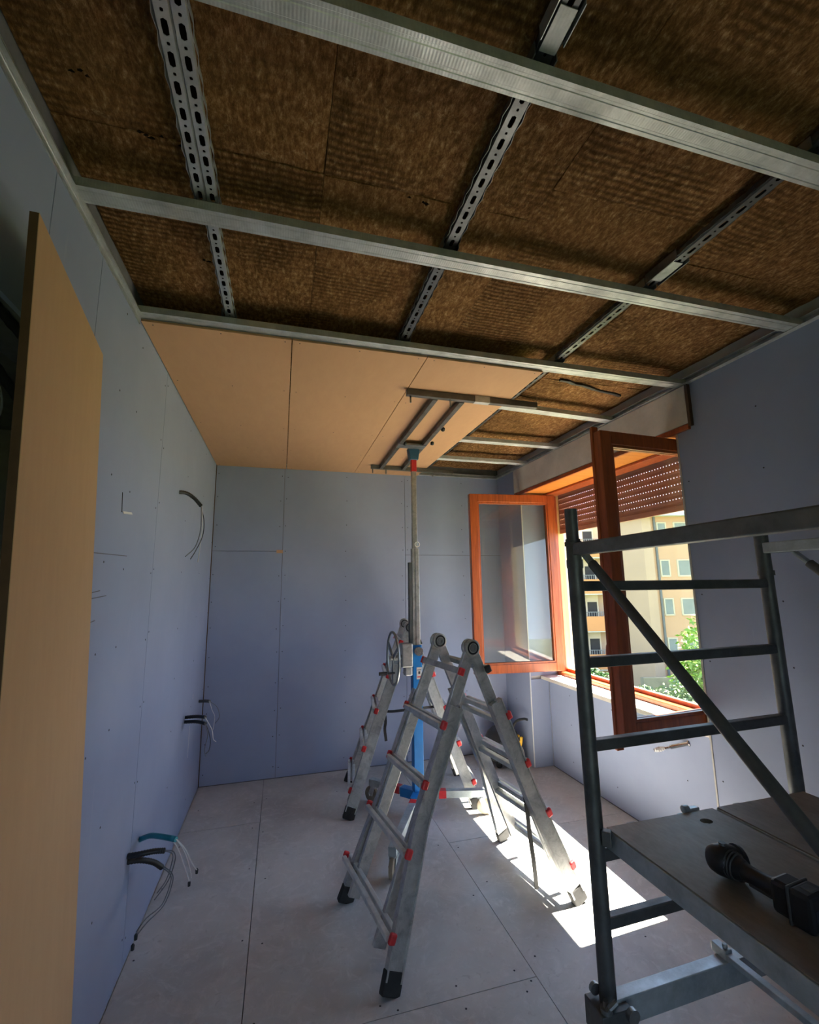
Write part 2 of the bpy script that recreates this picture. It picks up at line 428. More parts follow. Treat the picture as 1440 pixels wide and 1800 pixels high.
mk('wall_screw', ws, M_screw, wall_right, kind='stuff')

# rest of the flat: back wall with an unseen opening added for sky light, the hall beyond the doorway
BO = (0.0, .75, 0.0, 1.75)
wb = MB()
wb.box(-L, BO[0], BK - .15, BK, 0, 2.95); wb.box(BO[1], R + T, BK - .15, BK, 0, 2.95); wb.box(BO[0], BO[1], BK - .15, BK, BO[3], 2.95)
wall_back = struct('wall_back', wb, M_wall)
wh = MB()
wh.box(-2.4, -2.3, BK - .15, D + .15, -.02, 2.95); wh.box(-2.4, -L - .14, BK - .15, BK, -.02, 2.95); wh.box(-2.4, -L - .14, D, D + .15, -.02, 2.95)
wall_hall = struct('wall_hall', wh, M_concrete)

# ceiling: slab, wool, channels, boards
ce = MB().box(-2.5, 2.62, BK - .15, D + .2, 2.78, 2.98)
ceiling = struct('ceiling', ce, M_concrete)
def wool_slab(x0, x1, y0, y1, seed):
    nx = max(6, int((x1 - x0) / .05)); ny = max(6, int((y1 - y0) / .05)); vs = []; fs = []
    zz = 2.69 + R_.uniform(-.003, .003); gp = R_.uniform(.0003, .0013)
    for j in range(ny + 1):
        for i in range(nx + 1):
            x = x0 + gp + (x1 - x0 - 2 * gp) * i / nx; y = y0 + gp + (y1 - y0 - 2 * gp) * j / ny
            e = min(i, nx - i, j, ny - j)
            n_ = noise.noise(V((x * 9 + seed, y * 9, seed))) * .004 + noise.noise(V((x * 30, y * 30 + seed, 1))) * .0018
            if e == 0: n_ += .004 + abs(noise.noise(V((x * 25, y * 25, seed)))) * .006
            jx = noise.noise(V((y * 22, seed, 3))) * .0015 if i in (0, nx) else 0
            jy = noise.noise(V((x * 22, seed, 5))) * .0015 if j in (0, ny) else 0
            vs.append((x + jx, y + jy, zz + n_))
    w_ = nx + 1
    for j in range(ny):
        for i in range(nx): a = j * w_ + i; fs.append((a, a + w_, a + w_ + 1, a + 1))
    rim = [i for i in range(w_)] + [j * w_ + nx for j in range(1, ny + 1)] + [ny * w_ + i for i in range(nx - 1, -1, -1)] + [j * w_ for j in range(ny - 1, 0, -1)]
    o = len(vs)
    vs += [(vs[r][0], vs[r][1], 2.775) for r in rim]
    for k in range(len(rim)): k2 = (k + 1) % len(rim); fs.append((rim[k], rim[k2], o + k2, o + k))
    mk('insulation_slab', MB().add(vs, fs), M_wool, ceiling, smooth=True)
xcols = (-L - .01, .082, .745, 1.40, R + .01)
for ci, (a, b) in enumerate(zip(xcols, xcols[1:])):
    st = (1.147, 1.147, 1.02, 1.18)[ci]
    ys = [BK, st - 2, st - 1, st, st + 1.0, st + 2, D]
    if ci == 3: ys = [BK, -.6, .3, 1.178, 2.14, 3.14, D]
    for k, (c0, c1) in enumerate(zip(ys, ys[1:])):
        if c1 - c0 > .1: wool_slab(a, b, c0, c1, ci * 7.3 + k * 2.1)
# black strip stands for the dark gap in the wool beyond the third channel
sg = MB(); pts = [V((1.50 + .055 * k, 2.115 + .012 * k + R_.uniform(-.006, .006), 2.684)) for k in range(10)]
for a, b in zip(pts, pts[1:]): sg.beam(a, b, .016 + R_.uniform(-.003, .004), .012)
mk('dark_gap_strip', sg, M_blk, ceiling)

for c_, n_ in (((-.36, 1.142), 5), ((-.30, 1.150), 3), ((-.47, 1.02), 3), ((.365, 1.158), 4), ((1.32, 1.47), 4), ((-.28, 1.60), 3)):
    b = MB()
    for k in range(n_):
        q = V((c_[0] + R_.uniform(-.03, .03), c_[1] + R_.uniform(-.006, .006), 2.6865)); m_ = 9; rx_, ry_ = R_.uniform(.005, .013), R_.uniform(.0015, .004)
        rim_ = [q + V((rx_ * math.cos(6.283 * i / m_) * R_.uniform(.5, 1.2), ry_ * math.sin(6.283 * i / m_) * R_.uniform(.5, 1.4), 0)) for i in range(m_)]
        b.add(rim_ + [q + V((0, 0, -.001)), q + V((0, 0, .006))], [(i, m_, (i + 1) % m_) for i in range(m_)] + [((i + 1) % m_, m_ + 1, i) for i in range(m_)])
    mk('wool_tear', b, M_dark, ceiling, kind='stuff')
CP = [(-.030, .027), (-.030, .0), (-.021, 0), (-.019, .0018), (-.014, .0018), (-.012, 0), (.012, 0), (.014, .0018), (.019, .0018), (.021, 0), (.030, 0), (.030, .027), (.022, .027), (.022, .0255), (.0285, .0255), (.0285, .0015), (-.0285, .0015), (-.0285, .0255), (-.022, .0255), (-.022, .027)]
def c_channel(x0, x1, y, y1=None):
    y1 = y if y1 is None else y1
    mk('ceiling_channel', MB().prism(CP, (x0, y, H), (0, 1, 0), (0, 0, 1), (x1 - x0, y1 - y, 0)), M_galv, ceiling)
for y in (-.93, -.38, .165, .722, 1.285, 1.872): c_channel(-L + .004, R - .004, y)
c_channel(1.13, R - .004, 2.375, 2.44); c_channel(1.07, R - .004, 3.045); c_channel(1.03, R - .004, 3.555)
UT = [(0, 0), (.03, 0), (.03, .0015), (.0015, .0015), (.0015, .0295), (.03, .0295), (.03, .031), (0, .031)]
def u_track(o, inward, ext):
    mk('perimeter_track', MB().prism(UT, o, inward, (0, 0, 1), ext), M_galv, ceiling)
TL = [(0, -.028), (.004, -.028), (.004, -.020), (.0025, -.019), (.0025, -.010), (.004, -.009), (.004, -.001), (.014, -.001), (.014, .001), (.002, .001), (.002, .028), (0, .028)]
mk('perimeter_track', MB().prism(TL, (-L, BK, H - .001), (1, 0, 0), (0, 0, 1), (0, 1.885 - BK, 0)), M_galv2, ceiling)
mk('perimeter_track', MB().prism(UT, (-L, 1.885, H - .003), (1, 0, 0), (0, 0, 1), (0, D - 1.885, 0)), M_galv, ceiling)
u_track((R, BK, H - .003), (-1, 0, 0), (0, D - BK, 0))
u_track((-L + .002, D, H - .003), (0, -1, 0), (R + L - .004, 0, 0))

def slot_strip(mb, x0, x1, y0, y1, z, pitch=.058):
    n = max(1, int((y1 - y0) / pitch)); pitch = (y1 - y0) / n
    def cell(ya, yb, hw, hl):
        xc, yc = (x0 + x1) / 2, (ya + yb) / 2
        out = [(x0, ya), (xc, ya), (x1, ya), (x1, yc), (x1, yb), (xc, yb), (x0, yb), (x0, yc)]
        k = hw * .88; q = hl - hw * .45 if hl > hw * 1.5 else hl * .75
        inn = [(xc - k, yc - q), (xc, yc - hl), (xc + k, yc - q), (xc + hw, yc), (xc + k, yc + q), (xc, yc + hl), (xc - k, yc + q), (xc - hw, yc)]
        vs = [(a, b, z) for a, b in out] + [(a, b, z) for a, b in inn] + [(a, b, z + .0012) for a, b in inn]
        fs = []
        for i in range(8):
            j = (i + 1) % 8; fs += [(i, i + 8, j + 8, j), (i + 8, i + 16, j + 16, j + 8)]
        mb.add(vs, fs)
    for i in range(n):
        a = y0 + i * pitch
        cell(a, a + pitch * .7, .0068, pitch * .27); cell(a + pitch * .7, a + pitch, .0034, .0038)
def perf_channel(x, y0, y1, rows, rw, mat=None):
    mb = MB(); z = 2.640; wd = rows * rw
    for r in range(rows):
        a = x - wd / 2 + r * rw
        slot_strip(mb, a + .003, a + rw - .003, y0, y1, z)
        for e, sgn in ((a + .003, -1), (a + rw - .003, 1)):
            mb.add([(e, y0, z), (e, y1, z), (e + sgn * .003, y1, z + .006), (e + sgn * .003, y0, z + .006)], [(0, 1, 2, 3)])
    # scalloped side flanges
    n = int((y1 - y0) / .029)
    for e, sgn in ((x - wd / 2, -1), (x + wd / 2, 1)):
        vs = []; fs = []
        for i in range(n + 1):
            y = y0 + (y1 - y0) * i / n
            bul = .005 if i % 2 else 0
            vs += [(e + sgn * bul, y, z + .004), (e + sgn * bul * .6, y, z + .0225), (e + sgn * (bul * .6 + .0012), y, z + .0225), (e + sgn * (bul + .0012), y, z + .004)]
        for i in range(n):
            for k in range(4): fs.append((i * 4 + k, i * 4 + (k + 1) % 4, i * 4 + 4 + (k + 1) % 4, i * 4 + 4 + k))
        mb.add(vs, fs)
    mb.box(x - wd / 2 + .004, x + wd / 2 - .004, y0, y1, z + .026, z + .028)  # dark strip above the slots paints in the shade of the cavity
    o_ = mk('perforated_channel', mb, mat or M_perf, ceiling)
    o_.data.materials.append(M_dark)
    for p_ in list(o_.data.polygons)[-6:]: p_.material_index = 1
M_dperf = galv_mat('shaded_slotted_steel', (.12, .125, .125), .38, False, .8)  # darker copy of the slotted steel, shade worked into its colour
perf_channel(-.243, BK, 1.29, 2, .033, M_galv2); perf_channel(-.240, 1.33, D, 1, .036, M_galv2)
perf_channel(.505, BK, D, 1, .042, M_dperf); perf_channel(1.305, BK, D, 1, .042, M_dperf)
for x in (-.243, .505, 1.305):
    for y in (.165, .722, 1.285, 1.872):
        cl = MB()
        for s in (-1, 1):
            cl.box(x + s * .026 - .0012, x + s * .026 + .0012, y - .040, y + .040, 2.630, 2.662)
        cl.box(x - .026, x + .026, y - .012, y + .012, 2.629, 2.6305)
        mk('channel_clip', cl, M_perf, ceiling)
spl = MB(); spl.box(.486, .524, .60, .68, 2.636, 2.6385)
for s in (-1, 1): spl.box(.505 + s * .027 - .001, .505 + s * .027 + .001, .585, .66, 2.632, 2.668)
mk('channel_splice', spl, M_galv, ceiling)
spl = MB(); spl.box(1.285, 1.325, 1.12, 1.22, 2.636, 2.6385)
for s in (-1, 1): spl.box(1.305 + s * .027 - .001, 1.305 + s * .027 + .001, 1.10, 1.24, 2.632, 2.668)
mk('channel_splice', spl, M_perf, ceiling)

for a, b in ((-L + .002, .012), (.012, .628), (.628, 1.243)):
    gp = .0022
    mk('ceiling_board', MB().box(a + gp, b - gp, 1.889, D - .002, H - .0125, H - .0035), M_tan, ceiling)
bs_ = MB()
for a, b in ((-L, .012), (.012, .628), (.628, 1.243)):
    for x in (a + .035, (a + b) / 2, b - .035):
        for y in (1.91, 2.43, 3.05, 3.55, 4.1): dot(bs_, (x + R_.uniform(-.01, .01), y, H - .0125), (0, 0, -1), .0035)
mk('board_screw', bs_, M_screw, ceiling, kind='stuff')

# ------------------------------------------------------------------ window: frame, sill, sashes, shutter and its box
wn = MB()
FX0, FX1 = 2.375, 2.435
wn.box(FX0, FX1, 1.955, 3.687, .725, .775); wn.box(FX0, FX1, 1.955, 3.687, 2.335, 2.385)
wn.box(FX0, FX1, 3.625, 3.687, .775, 2.335); wn.box(FX0, FX1, 1.955, 2.005, .775, 2.335)
window = struct('window_1', wn, M_redwood); window.modifiers.new('bevel', 'BEVEL').width = .004
mk('guide_rail', MB().box(2.44, 2.50, 3.64, 3.687, .76, 2.6), M_ywood, window)
mk('guide_rail', MB().box(2.44, 2.50, 1.955, 2.0, .76, 2.6), M_ywood, window)
mk('outer_stop', MB().box(2.436, 2.455, 1.955, 3.687, .745, .80), M_redwood, window)
mk('window_sill', MB().box(2.205, 2.372, 1.945, 3.684, .716, .746), M_marble, window, bev=.004)
mk('outer_sill', MB().box(2.437, 2.66, 1.945, 3.684, .716, .742), M_marble, window)

HZ0, HZ1 = .795, 2.328
def sash(nm, label, hinge, free, flip, stile_ext):
    hinge, free = V((*hinge, 0)), V((*free, 0)); d = (free - hinge); W = d.length; d.normalize(); n_ = V((0, 0, 1)).cross(d) * flip
    t = thing(nm, label, 'window sash', (hinge.x, hinge.y, HZ0))
    th = .027
    def bar(a0, a1, z0, z1, off=0, tt=th, name='stile', m=M_redwood, bv=.004):
        c = hinge + d * (a0 + a1) / 2 + n_ * off
        b = MB().obox((c.x, c.y, (z0 + z1) / 2), d * (a1 - a0) / 2, n_ * tt, V((0, 0, (z1 - z0) / 2)))
        return mk(name, b, m, t, bev=bv)
    s = .072
    bar(0, s, HZ0, HZ1); bar(W - s, W, HZ0, HZ1)
    bar(s, W - s, HZ0, HZ0 + s, name='rail'); bar(s, W - s, HZ1 - s, HZ1, name='rail')
    # raised inner bead on both faces
    for o_ in (-1, 1):
        q = .014
        for args in ((s - .004, s + q, HZ0 + s, HZ1 - s), (W - s - q, W - s + .004, HZ0 + s, HZ1 - s), (s, W - s, HZ0 + s - .004, HZ0 + s + q), (s, W - s, HZ1 - s - q, HZ1 - s + .004)):
            bar(*args, off=o_ * .012, tt=.009, name='glazing_bead', bv=.002)
    bar(s - .005, W - s + .005, HZ0 + s - .005, HZ1 - s + .005, tt=.002, name='pane', m=M_glass, bv=0)
    if stile_ext:
        bar(W - .035, W + .006, HZ0 - .06, HZ1 + .035, off=-.034, tt=.010, name='meeting_strip')
        bar(W - .06, W - .01, 1.13, 1.26, off=-.032, tt=.006, name='handle_plate', m=M_redwood)
        c = hinge + d * (W - .035) - n_ * .055
        mk('handle', MB().tube(spline([c + V((0, 0, 1.22)), c - n_ * .025 + V((0, 0, 1.215)), c - n_ * .03 + V((0, 0, 1.15)), c - n_ * .025 + V((0, 0, 1.09))]), .008, 8), M_redwood, t, smooth=True)
    for z in (HZ0 + .18, HZ1 - .18):
        mk('hinge', MB().lathe([(.007, -.04), (.007, .04)], (hinge.x - .004, hinge.y + (.0), z), (0, 0, 1), 8), M_chrome, t, smooth=True)
    return t
sash('window_sash', 'open wooden sash lit orange against the far corner, pale wall seen through its pane', (2.372, 3.585), (1.575, 3.665), 1, False)
sash('window_sash', 'dark brown open sash behind the scaffold, seen against the daylight', (2.372, 2.002), (1.585, 1.957), 1, True)

sh = thing('roller_shutter', 'half lowered brown roller shutter with rows of light slots', 'shutter', (2.47, 2.82, 2.0))
for k in range(12):
    z0 = 2.025 + k * .047
    b = MB(); b.prism([(-.006, 0), (-.002, -.0015), (.006, .004), (.007, .02), (.006, .036), (-.002, .0403), (-.006, .0390), (-.004, .019)], (2.47, 2.003, z0), (1, 0, 0), (0, 0, 1), (0, 1.636, 0))
    if k < 6:
        n = 66
        for i in range(n + 1):
            y = 2.005 + 1.63 * i / n
            b.box(2.467, 2.472, y - .0078, y + .0078, z0 + .038, z0 + .0475)
    else: b.box(2.467, 2.472, 2.003, 3.639, z0 + .038, z0 + .0475)
    mk('slat', b, M_shut, sh)
mk('bottom_bar', MB().box(2.462, 2.478, 2.003, 3.639, 1.985, 2.024), M_shut, sh, bev=.003)

bx = thing('shutter_box', 'cream roller shutter box above the window with wooden trim below', 'shutter box', (R, 2.8, 2.36))
mk('front_panel', MB().box(R - .02, R - .004, 1.845, 3.77, 2.377, 2.592), M_cream, bx, bev=.002)
mk('end_panel', MB().box(R - .022, R - .002, 1.826, 1.843, 2.36, 2.592), wood_mat('dark_end_wood', (.035, .018, .012), (.06, .03, .02)), bx)
mk('trim_board', MB().box(R - .022, R - .002, 1.845, 3.77, 2.345, 2.375), M_redwood, bx, bev=.003)
mk('soffit', MB().box(R - .002, 2.374, 1.955, 3.685, 2.350, 2.362), M_orwood, bx)
mk('inner_stop', MB().box(2.30, 2.373, 1.957, 3.684, 2.331, 2.349), M_redwood, bx, bev=.003)
mk('rear_board', MB().box(2.52, 2.53, 1.957, 3.684, 2.40, 2.62), M_shut, bx)

# ------------------------------------------------------------------ leaning sheet of board, bottom left
sheet = thing('plasterboard_sheet', 'tan sheet of board standing on end, leaning on the left wall by the dark doorway', 'board', (-.44, 1.22, 0))
ba, bb, ta, tb = V((-.392, .955, 0.0)), V((-.468, 1.555, 0.0)), V((-.487, .96, 2.27)), V((-.573, 1.562, 2.27))
nn = (bb - ba).cross(ta - ba).normalized()
if nn.x > 0: nn = -nn
th = .015
vs = [ba, bb, tb, ta]; vs = vs + [v + nn * th for v in vs]
for v in vs:
    if v.x < -.575: v.x = -.575
mk('board_core', MB().add(vs, [(7, 6, 5, 4), (0, 4, 5, 1), (1, 5, 6, 2), (2, 6, 7, 3), (3, 7, 4, 0)]), M_cut, sheet)
e = -nn * .0012
mk('board_face', MB().add([v + e for v in (ba, bb, tb, ta)] + [ba, bb, tb, ta], [(0, 1, 2, 3), (4, 7, 6, 5), (0, 4, 5, 1), (1, 5, 6, 2), (2, 6, 7, 3), (3, 7, 4, 0)]), M_tanv, sheet)

# ------------------------------------------------------------------ ladders (telescopic A-frames)
def ladder(name, label, h0, h1, feet_l, feet_r, inner, strap=None):
    """h0,h1: inner hinge centres; feet_l/feet_r: outer feet (at h0 side, at h1 side); inner: width of inner ladder"""
    h0, h1 = V(h0), V(h1); u = (h1 - h0); u.z = 0; u.normalize(); c0 = (h0 + h1) / 2
    t = thing(name, label, 'ladder', (c0.x, c0.y, 0))
    UPZ = V((0, 0, 1))
    for feet in (feet_l, feet_r):
        f0, f1 = V((*feet[0], 0)), V((*feet[1], 0)); fc = (f0 + f1) / 2
        out = (fc - c0); out.z = 0; out -= u * out.dot(u); out.normalize()          # horizontal outward direction of this flank
        hw = (h1 - h0).length / 2
        down = (fc - (c0 - V((0, 0, 0)))); down = V((down.x, down.y, -c0.z)); down -= u * down.dot(u); Ln = down.length; dn = down / Ln
        nrm = u.cross(dn); nrm.normalize()
        if nrm.dot(out) < 0: nrm = -nrm                                             # outward face normal
        def pt(side, tt, lat, off=0): return c0 + u * side * lat + dn * (tt * Ln) + nrm * off
        for side, f in ((-1, f0), (1, f1)):
            mk('inner_rail', MB().beam(pt(side, .006, hw), pt(side, .955, hw), .022, .058, nrm), M_alu, t, bev=.002)
            # outer sleeve: straight beside the inner rail, then flared to the foot
            lat_end = abs((f - c0 - dn * 0).dot(u))
            a = pt(side, .215, hw + .0285); b = pt(side, .59, hw + .0285); ft = pt(side, .965, lat_end)
            orail = MB()
            w_, h_ = .026, .072
            def ring(p, s_): return [p + u * sx_ * w_ / 2 + nrm * sy_ * h_ / 2 for sx_, sy_ in ((-1, -1), (1, -1), (1, 1), (-1, 1))]
            vs = ring(a, 0) + ring(b, 0) + ring(ft, 0); fs = [(0, 1, 2, 3), (11, 10, 9, 8)]
            for i in range(2):
                for k in range(4): fs.append((i * 4 + k, i * 4 + 4 + k, i * 4 + 4 + (k + 1) % 4, i * 4 + (k + 1) % 4))
            # raised lips along the outer face edges
            orail.add(vs, fs)
            for sy_ in (-1, 1):
                for p, q in ((a, b), (b, ft)):
                    orail.beam(p + nrm * sy_ * .033 + u * side * .015, q + nrm * sy_ * .033 + u * side * .015, .007, .007, nrm)
            mk('outer_rail', orail, M_alu, t)
            dd = (ft - b).normalized()
            mk('foot', MB().beam(ft - dd * .03, ft + dd * .045, .034, .080, nrm), M_rub, t, bev=.006)
            mk('lock_bolt', MB().lathe([(.006, 0), (.006, .02)], pt(side, .21, hw + .04), u * side, 8), M_chrome, t)
        # rungs
        for i, tt in enumerate((.095, .285, .48, .675, .875)):
            if i == 0:
                w2 = hw + .012
                r = mk('rung', MB().beam(pt(-1, tt, w2 + .02, .030), pt(1, tt, w2 + .02, .030), .030, .022, nrm), M_alu, t, bev=.003)
                for s in (-1, 1): mk('end_cap', MB().beam(pt(s, tt, w2 + .012, .030), pt(s, tt, w2 + .030, .030), .036, .03, nrm), M_red if out.x < 0 else M_blk, r, bev=.004)
                continue
            k = max(0, (tt - .56) / .405)
            w2 = hw + .0285 + (lat_end - hw - .0285) * k
            rr = MB()
            for oz in (-.017, .017):
                rr.beam(pt(-1, tt, w2, .036) + dn * oz * .0 + out * (oz) , pt(1, tt, w2, .036) + out * (oz), .020, .024, UPZ)
            r = mk('rung', rr, M_rung, t, bev=.003)
            for s in (-1, 1):
                mk('end_cap', MB().beam(pt(s, tt, w2 + .002, .040), pt(s, tt, w2 + .022, .040), .040, .030, nrm), M_red, r, bev=.007)
            if i < 4:
                mk('inner_rung', MB().beam(pt(-1, tt + .015, hw, -.004), pt(1, tt + .015, hw, -.004), .034, .022, UPZ), M_rung, t, bev=.004)
    for side, hc in ((-1, h0), (1, h1)):
        hb = mk('hinge', MB().lathe([(.028, -.026), (.041, -.023), (.041, -.008), (.034, -.006), (.034, .006), (.041, .008), (.041, .023), (.028, .026)], hc, u, 20), M_alu, t, smooth=True)
        for s2 in (-1, 1):
            mk('hinge_knob', MB().lathe([(.0, 0), (.019, 0), (.019, .006), (.010, .006), (.010, .002), (.0, .002)], hc + u * s2 * .025, u * s2, 12), M_perf, hb, smooth=True)
            mk('hinge_hub', MB().torus(hc + u * s2 * .026, u, .028, .0045, 18, 6), M_blk, hb, smooth=True)
    return t, u
lad1, u1 = ladder('folding_ladder', 'dusty aluminium A-frame ladder in front, two round hinges and all four flanks in full view',
       (.868, 2.520, 1.222), (.922, 2.185, 1.222), ((.339, 2.503), (.445, 1.948)), ((1.362, 2.775), (1.444, 2.179)), .34)
lad2, u2 = ladder('folding_ladder', 'aluminium A-frame ladder further back, standing behind the board lifter mast',
       (.936, 3.37, 1.225), (.987, 3.71, 1.225), ((.47, 3.313), (.567, 3.888)), ((1.365, 3.201), (1.444, 3.75)), .34)
# loose strap hanging from the front ladder, tie strap on the rear ladder
stp = spline([(1.20, 2.26, .60), (1.22, 2.245, .45), (1.235, 2.25, .30), (1.245, 2.24, .17), (1.25, 2.235, .06)], 4)
b = MB()
for p, q in zip(stp, stp[1:]): b.beam(p, q, .022, .004, (0, 1, .1))
mk('strap', b, M_blk, lad1)
b = MB(); pp = spline([(.70, 3.40, .655), (.78, 3.37, .64), (.93, 3.36, .645), (1.16, 3.36, .65)], 4)
for p, q in zip(pp, pp[1:]): b.beam(p, q, .004, .018, (0, 0, 1))
pp = spline([(.745, 3.38, .64), (.75, 3.375, .57), (.745, 3.38, .52), (.755, 3.38, .44)], 4)
for p, q in zip(pp, pp[1:]): b.beam(p, q, .02, .004, (0, 1, 0))
mk('strap', b, M_blk, lad2)

# ------------------------------------------------------------------ board lifter
lift = thing('board_lifter', 'blue wheeled board lifter with crank wheel, its cradle pressed to the ceiling', 'board lifter', (.94, 3.22, 0))
mx, my = .94, 3.22
mk('column', MB().box(mx - .034, mx + .034, my - .034, my + .034, .085, 1.115), M_blue, lift, bev=.004)
m1 = MB(); m1.box(mx - .026, mx + .026, my - .02, my + .02, 1.10, 1.80)
m1.box(mx - .004, mx + .026, my - .024, my - .019, 1.10, 1.80)
mk('mast_section', m1, M_alu, lift, bev=.003)
mk('mast_section', MB().box(mx - .050, mx - .027, my - .018, my + .018, 1.10, 1.70), M_scaf, lift, bev=.003)
mk('mast_section', MB().box(mx - .018, mx + .018, my - .016, my + .016, 1.78, 2.42), M_alu, lift, bev=.003)
mk('mast_tip', MB().box(mx - .0205, mx + .0205, my - .0185, my + .0185, 2.385, 2.50), M_red, lift, bev=.003)
mk('pulley_hook', MB().torus((mx + .01, my - .03, 1.83), (0, 1, 0), .018, .004, 14, 6), M_white, lift, smooth=True)
hd = MB(); hd.prism([(-.032, 0), (.032, 0), (.045, .09), (-.045, .09)], (mx, my - .03, 2.475), (1, 0, 0), (0, 0, 1), (0, .06, 0))
mk('head_bracket', hd, M_navy, lift, bev=.004)
CZ = 2.566
cr = mk('cradle_beam', MB().beam((.795, 2.27, CZ), (.815, 3.80, CZ), .03, .032), M_cradle, lift, bev=.002)
mk('cradle_beam', MB().beam((.955, 2.27, CZ), (1.015, 3.80, CZ), .03, .032), M_cradle, lift, bev=.002)
b = mk('cross_arm', MB().beam((.622, 2.245, CZ + .002), (1.415, 2.245, CZ + .002), .030, .036), M_cradle, lift, bev=.002)
mk('pale_sleeve', MB().beam((1.02, 2.245, CZ + .002), (1.11, 2.245, CZ + .002), .0335, .0385), M_galv, b)
b2 = mk('cross_arm', MB().beam((.725, 3.81, CZ), (1.50, 3.84, CZ), .030, .034), M_cradle, lift, bev=.002)
mk('centre_bar', MB().beam((.79, 3.12, CZ - .012), (1.00, 3.12, CZ - .012), .09, .012), M_perf, lift)
for x, y in ((.645, 2.245), (.875, 2.245), (.74, 3.81), (.86, 3.815), (1.3, 3.83)):
    mk('peg', MB().lathe([(.005, 0), (.005, .045)], (x, y, CZ - .055), (0, 0, 1), 8), M_perf, lift)
for x, y in ((.965, 2.7), (.99, 3.0), (.80, 3.05)):
    mk('clamp_knob', MB().lathe([(.012, 0), (.016, .01), (.012, .02)], (x + .02, y, CZ - .02), (1, 0, 0), 10), M_blk, lift)
# crank wheel and gearbox
mk('gearbox', MB().box(mx - .115, mx - .036, my - .05, my + .04, .97, 1.13).box(mx - .09, mx - .036, my - .035, my + .03, .91, .97), M_alu, lift, bev=.008)
mk('cable_pulley', MB().lathe([(.03, 0), (.03, .006), (.02, .012), (.03, .018), (.03, .024)], (mx + .005, my - .06, 1.075), (0, 1, 0), 14), M_chrome, lift, smooth=True)
wax = V((1, .0, 0)).normalized(); wc = V((.765, 3.195, 1.035))
wh_ = mk('crank_wheel', MB().torus(wc, wax, .175, .009, 40, 8), M_perf, lift, smooth=True)
sp = MB(); a_ = wax.cross(V((0, 0, 1))).normalized()
for k in range(3):
    t_ = 2 * math.pi * k / 3 + .5; dd = a_ * math.cos(t_) + V((0, 0, 1)) * math.sin(t_)
    sp.beam(wc, wc + dd * .172, .03, .008, wax)
mk('spoke_set', sp, M_perf, wh_)
mk('hub', MB().tube([wc - wax * .02, wc + wax * .07], .018, 12), M_perf, wh_)
hp = wc + a_ * .05 - V((0, 0, .09))
mk('grip', MB().tube([hp, hp - wax * .05, hp - wax * .055, hp - wax * .11], [.007, .007, .012, .012], 10), M_blk, wh_, smooth=True)
lab = mk('sticker', MB().box(mx - .008, mx + .030, my - .0352, my - .034, .885, .965), M_sticker, lift, label='small pale label on the blue column')
mk('printed_line', MB().box(mx - .003, mx + .025, my - .0356, my - .0352, .945, .949), M_screw, lab)
mk('printed_line', MB().box(mx + .004, mx + .018, my - .0356, my - .0352, .920, .938), M_screw, lab)
mk('printed_line', MB().box(mx - .003, mx + .025, my - .0356, my - .0352, .897, .905), M_red, lab)
# three wheeled legs
bz = .135
for (ex, ey, red) in ((.668, 3.515, True), (1.385, 3.105, True), (.612, 2.605, True)):
    d_ = V((ex - mx, ey - my, 0)); ln = d_.length; d_.normalize()
    leg = mk('leg', MB().beam(V((mx, my, bz)) + d_ * .03, V((ex, ey, bz)), .046, .046), M_gbox, lift, bev=.003)
    mk('leg_socket', MB().beam(V((mx, my, bz - .005)) + d_ * .02, V((mx, my, bz - .005)) + d_ * .13, .058, .058), M_blue, lift, bev=.003)
    mk('red_band', MB().beam(V((mx, my, bz)) + d_ * .14, V((mx, my, bz)) + d_ * .19, .0475, .0475), M_red, leg)
    cx, cy = ex - d_.x * .03, ey - d_.y * .03; sd_ = V((-d_.y, d_.x, 0)); tr = V((d_.x * .02, d_.y * .02, 0))
    fk = MB()
    fk.lathe([(.028, bz - .035), (.028, bz - .022)], (cx, cy, 0), (0, 0, 1), 12)
    for s in (-1, 1): fk.beam(V((cx, cy, bz - .03)) + sd_ * s * .018, V((cx, cy, .052)) + tr + sd_ * s * .018, .004, .034, d_)
    fork = mk('caster_fork', fk, M_gbox, lift)
    mk('caster_wheel', MB().lathe([(.0, -.013), (.042, -.013), (.052, -.010), (.0545, 0), (.052, .010), (.042, .013), (.0, .013)], V((cx, cy, .0545)) + tr, sd_, 22), M_wheel, fork, smooth=True)
    mk('axle', MB().tube([V((cx, cy, .0545)) + tr - sd_ * .024, V((cx, cy, .0545)) + tr + sd_ * .024], .007, 8), M_chrome, fork)

# ------------------------------------------------------------------ scaffold tower
sf = thing('scaffold_tower', 'dark metal mobile scaffold with rungs, brace and decks on the right', 'scaffold', (1.5, 1.43, 0))
lx, ly, rx, ry = 1.022, 1.425, 1.962, 1.452
def rod(nm, p, q, r, m=M_scaf, par=sf): return mk(nm, MB().tube([p, q], r, 14), m, par, smooth=True)
pl_ = rod('post', (lx + .005, ly, .155), (lx - .006, ly, 1.69), .026)
mk('spigot', MB().tube([(lx - .006, ly, 1.665), (lx - .006, ly, 1.68), (lx - .0065, ly, 1.685), (lx - .007, ly, 1.80)], [.030, .030, .022, .022], 14), M_scaf, pl_, smooth=True)
mk('collar', MB().tube([(lx - .005, ly, 1.585), (lx - .005, ly, 1.615)], .0285, 14), M_scaf, pl_, smooth=True)
pr_ = rod('post', (rx + .01, ry, .155), (rx - .003, ry, 1.78), .026)
mk('collar', MB().tube([(rx, ry, 1.555), (rx, ry, 1.575)], .031, 14), M_scaf, pr_, smooth=True)
for z in (1.521, 1.258, .988, .457):
    mk('rung', MB().beam((lx, ly, z), (rx, ry, z), .034, .036), M_scaf, sf, bev=.005)
mk('deck_bearer', MB().beam((lx, ly, .655), (rx, ry, .655), .034, .04), M_scaf, sf, bev=.005)
